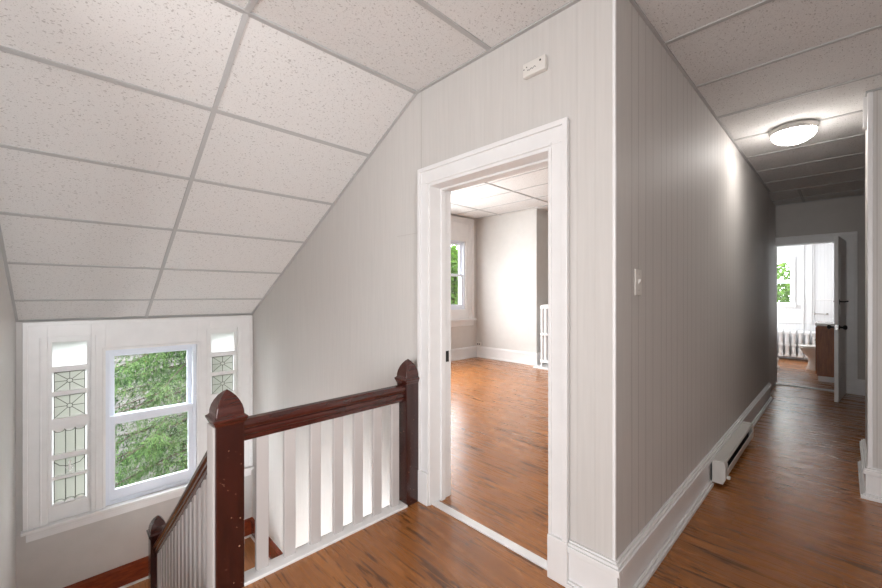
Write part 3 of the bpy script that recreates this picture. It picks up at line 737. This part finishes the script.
m = MB(); m.tube([(-.41, 10.69, .945), (-.23, 10.69, .945)], .008, 8); m.build('bar', M['nickel'], r)
for x in (-.41, -.23): MB().lathe([(0, 0), (.022, 0), (.02, -.012), (.01, -.02), (.012, -.065), (0, -.072)], (x, 10.75, .945), 12, 'y').build('bracket', M['nickel'], r, smooth=True)
m = MB(); m.box(-.575, -.562, 10.735, 10.75, .62, 2.6); m.box(-.455, -.442, 10.735, 10.75, .75, 2.6); m.box(-.43, .27, 10.735, 10.75, 1.21, 1.235); m.box(-.425, -.412, 10.735, 10.75, .8, 2.6)
m.box(-1.63, -.44, 10.735, 10.75, .735, .755)
struct(m.build('trim_12', M['white'], bevel=.003), 'white battens on the bathroom back wall')

# ------------------------------------------------------------------ outside: neighbour house, trees
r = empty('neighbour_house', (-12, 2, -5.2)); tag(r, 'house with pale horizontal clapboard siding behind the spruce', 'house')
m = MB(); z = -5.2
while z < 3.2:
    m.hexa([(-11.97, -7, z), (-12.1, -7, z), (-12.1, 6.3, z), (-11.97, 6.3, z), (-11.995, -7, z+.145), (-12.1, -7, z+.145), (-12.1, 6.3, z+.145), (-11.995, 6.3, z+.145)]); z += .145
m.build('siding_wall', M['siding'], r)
MB().hexa([(-11.5, -7.4, 3.1), (-16, -7.4, 6.0), (-16, 6.7, 6.0), (-11.5, 6.7, 3.1), (-11.5, -7.4, 3.25), (-16, -7.4, 6.15), (-16, 6.7, 6.15), (-11.5, 6.7, 3.25)]).build('roof', M['roofs'], r)

def spruce(name, label, base, H, boughs, seed, rmax=2.4):
    rd = random.Random(seed); r = empty(name, base); tag(r, label, 'tree')
    bx, by, bz = base
    t = MB(); t.tube([(bx, by, bz), (bx+.05, by, bz+H*.5), (bx, by, bz+H)], [.17, .12, .02], 10)
    nd = MB()
    for i in range(boughs):
        h = .10 + .88*i/boughs; z = bz+H*h; th = rd.uniform(0, 2*PI); Lb = rmax*(1-h)**.6*rd.uniform(.75, 1.1)+.2
        d = Vector((math.cos(th), math.sin(th), 0)); pts = []
        for k in range(11):
            s = k/10; pts.append(Vector((bx, by, z)) + d*Lb*s + Vector((0, 0, -.55*Lb*s*s*.9 + .16*Lb*math.sin(s*PI*.5)*s + (.14*Lb*s**4))))
        t.tube(pts[::2], [.022, .017, .013, .010, .006, .003], 5)
        side = d.cross(Vector((0, 0, 1)))
        for k in range(1, 26):
            s = k/25; q = s*10; i0 = min(9, int(q)); P = pts[i0].lerp(pts[i0+1], q-i0)
            for sg in (-1, 1):
                lt = (.18+.50*(1-s)*min(1, s*3))*rd.uniform(.7, 1.25)
                dv = (side*sg*rd.uniform(.6, 1) + d*rd.uniform(.3, .9) + Vector((0, 0, rd.uniform(-1.8, -.1)))).normalized()
                nseg = max(4, int(lt/.017))
                for j in range(nseg):
                    u = (j+.5)/nseg; c = P + dv*lt*u + Vector((0, 0, -.35*lt*u*u))
                    wv = Vector((rd.uniform(-1, 1), rd.uniform(-1, 1), rd.uniform(-.7, .4))).normalized()
                    ax = (dv*.8 + wv*.75).normalized(); pv = ax.cross(Vector((rd.uniform(-1, 1), rd.uniform(-1, 1), rd.uniform(-1, 1)))).normalized()
                    l = rd.uniform(.055, .095); w_ = rd.uniform(.005, .010)
                    nd.quad(c-pv*w_, c+ax*l*.5-pv*w_, c+ax*l, c+ax*l*.4+pv*w_)
    t.build('trunk', M['bark'], r, smooth=True); nd.build('needles', M['needle'], r, recalc=False)
spruce('spruce_tree', 'spruce tree with drooping green boughs right outside the stair window', (-8.2, 1.82, -5.2), 8.8, 120, 3, 2.8)

def leafy(name, label, base, centers, n, seed, mt='leaf', size=.15):
    rd = random.Random(seed); r = empty(name, base); tag(r, label, 'tree'); t = MB(); lf_ = MB()
    top = Vector(centers[0][:3])
    t.tube([base, Vector(base).lerp(top, .5)+Vector((.1, 0, 0)), top], [.2, .14, .05], 10)
    for cx, cy, cz, R_ in centers:
        t.tube([Vector(base).lerp(top, .45), Vector((cx, cy, cz))], [.07, .02], 6)
        for _ in range(n):
            v = Vector((rd.gauss(0, 1), rd.gauss(0, 1), rd.gauss(0, 1))).normalized()*R_*rd.random()**.35
            c = Vector((cx, cy, cz))+v; a = Vector((rd.gauss(0, 1), rd.gauss(0, 1), rd.gauss(0, .6))).normalized(); b = a.cross(Vector((rd.gauss(0, 1), rd.gauss(0, 1), rd.gauss(0, 1)))).normalized()
            l = size*rd.uniform(.7, 1.3); lf_.quad(c-a*l*.5, c+b*l*.35, c+a*l*.5, c-b*l*.35)
    t.build('trunk', M['bark'], r, smooth=True); lf_.build('leaves', M[mt], r, recalc=False)
leafy('leafy_tree', 'bright green leafy tree outside the room window', (-11, 11, -5.2), [(-11, 11, 1.9, 1.6), (-11.3, 9.5, 1.5, 1.5), (-10.8, 12.5, 1.8, 1.5), (-11.2, 10.3, 2.1, 1.4), (-11, 11, -.3, 1.9)], 5500, 5)
leafy('leafy_tree', 'green leafy tree outside the bathroom window', (-2.2, 16.5, -5.2), [(-2.2, 16.5, 1.6, 1.5), (-3.3, 16.2, 2.2, 1.2), (-1.2, 16.8, .8, 1.3), (-2.3, 16.5, 3.6, 1.3), (-2.3, 16.3, -.6, 1.5)], 2300, 6)

# ------------------------------------------------------------------ lights
def area(name, loc, rot, sx, sy, power, col=(1, 1, 1)):
    l = bpy.data.lights.new(name, 'AREA'); l.shape = 'RECTANGLE'; l.size = sx; l.size_y = sy; l.energy = power; l.color = col
    o = bpy.data.objects.new(name, l); o.location = loc; o.rotation_euler = rot; C.objects.link(o); return o
su = bpy.data.lights.new('sun', 'SUN'); su.energy = 3.5; su.angle = math.radians(3); su.color = (1, .96, .88)
so = bpy.data.objects.new('sun', su); C.objects.link(so); so.rotation_euler = Vector((-.42, .38, -.82)).to_track_quat('-Z', 'Y').to_euler()
area('added_hall_fill', (-.1, -2.6, 1.35), (PI/2+.25, 0, 0), 3.2, 2.0, 165, (.95, .975, 1))          # fill light added behind the camera, no window built there, shines +Y
area('added_room_fill', (RX-.05, 3.95, 1.6), (0, -PI/2, 0), 1.6, 1.25, 165, (.96, .98, 1))             # fill light added in an unseen wall opening to brighten the room, shines +X
area('added_bathroom_fill', (-1.55, 10.1, 1.5), (0, -PI/2, 0), 1.1, 1.0, 31, (.95, .98, 1))  # added fill beside the hidden left wall, not at the bathroom window
area('added_stairwell_fill', (-3.5, .6, -2.3), (PI/2+.4, 0, .6), .9, 1.0, 330, (.97, .99, 1))  # fill added below the floor to brighten the wall behind the balusters

al = area('added_side_fill', (1.62, -.05, 1.35), (0, PI/2, .12), 1.4, 1.0, 32, (.96, .98, 1)); al.data.spread = 1.5  # added fill for the stair window wall, the right wall has no window
w = bpy.data.worlds.new('overcast_sky'); w.use_nodes = True; bpy.context.scene.world = w
bg = w.node_tree.nodes['Background']; bg.inputs[0].default_value = (.92, .96, 1, 1); bg.inputs[1].default_value = 14

# ------------------------------------------------------------------ camera
D = PI/180; yaw, pt, ro = 45.99*D, 0, 0
Fv = Vector((-math.sin(yaw), math.cos(yaw), 0)); Rv = Vector((math.cos(yaw), math.sin(yaw), 0)); Uv = Vector((0, 0, 1))
F2 = Fv*math.cos(pt)+Uv*math.sin(pt); U2 = Uv*math.cos(pt)-Fv*math.sin(pt)
R3 = Rv*math.cos(ro)+U2*math.sin(ro); U3 = U2*math.cos(ro)-Rv*math.sin(ro)
cam = bpy.data.cameras.new('camera'); cam.sensor_width = 36; cam.lens = 389.2/882*36; cam.shift_y = 1.2/882; cam.clip_start = .02; cam.clip_end = 200
co = bpy.data.objects.new('camera', cam); C.objects.link(co)
co.matrix_world = Matrix(((R3.x, U3.x, -F2.x, 0), (R3.y, U3.y, -F2.y, 0), (R3.z, U3.z, -F2.z, 1.312), (0, 0, 0, 1)))
sc = bpy.context.scene; sc.camera = co
vs = sc.view_settings; sc.display_settings.display_device = 'sRGB'
vs.view_transform = 'Standard'; vs.look = 'None'; vs.gamma = 1; vs.use_curve_mapping = False; vs.exposure = 0
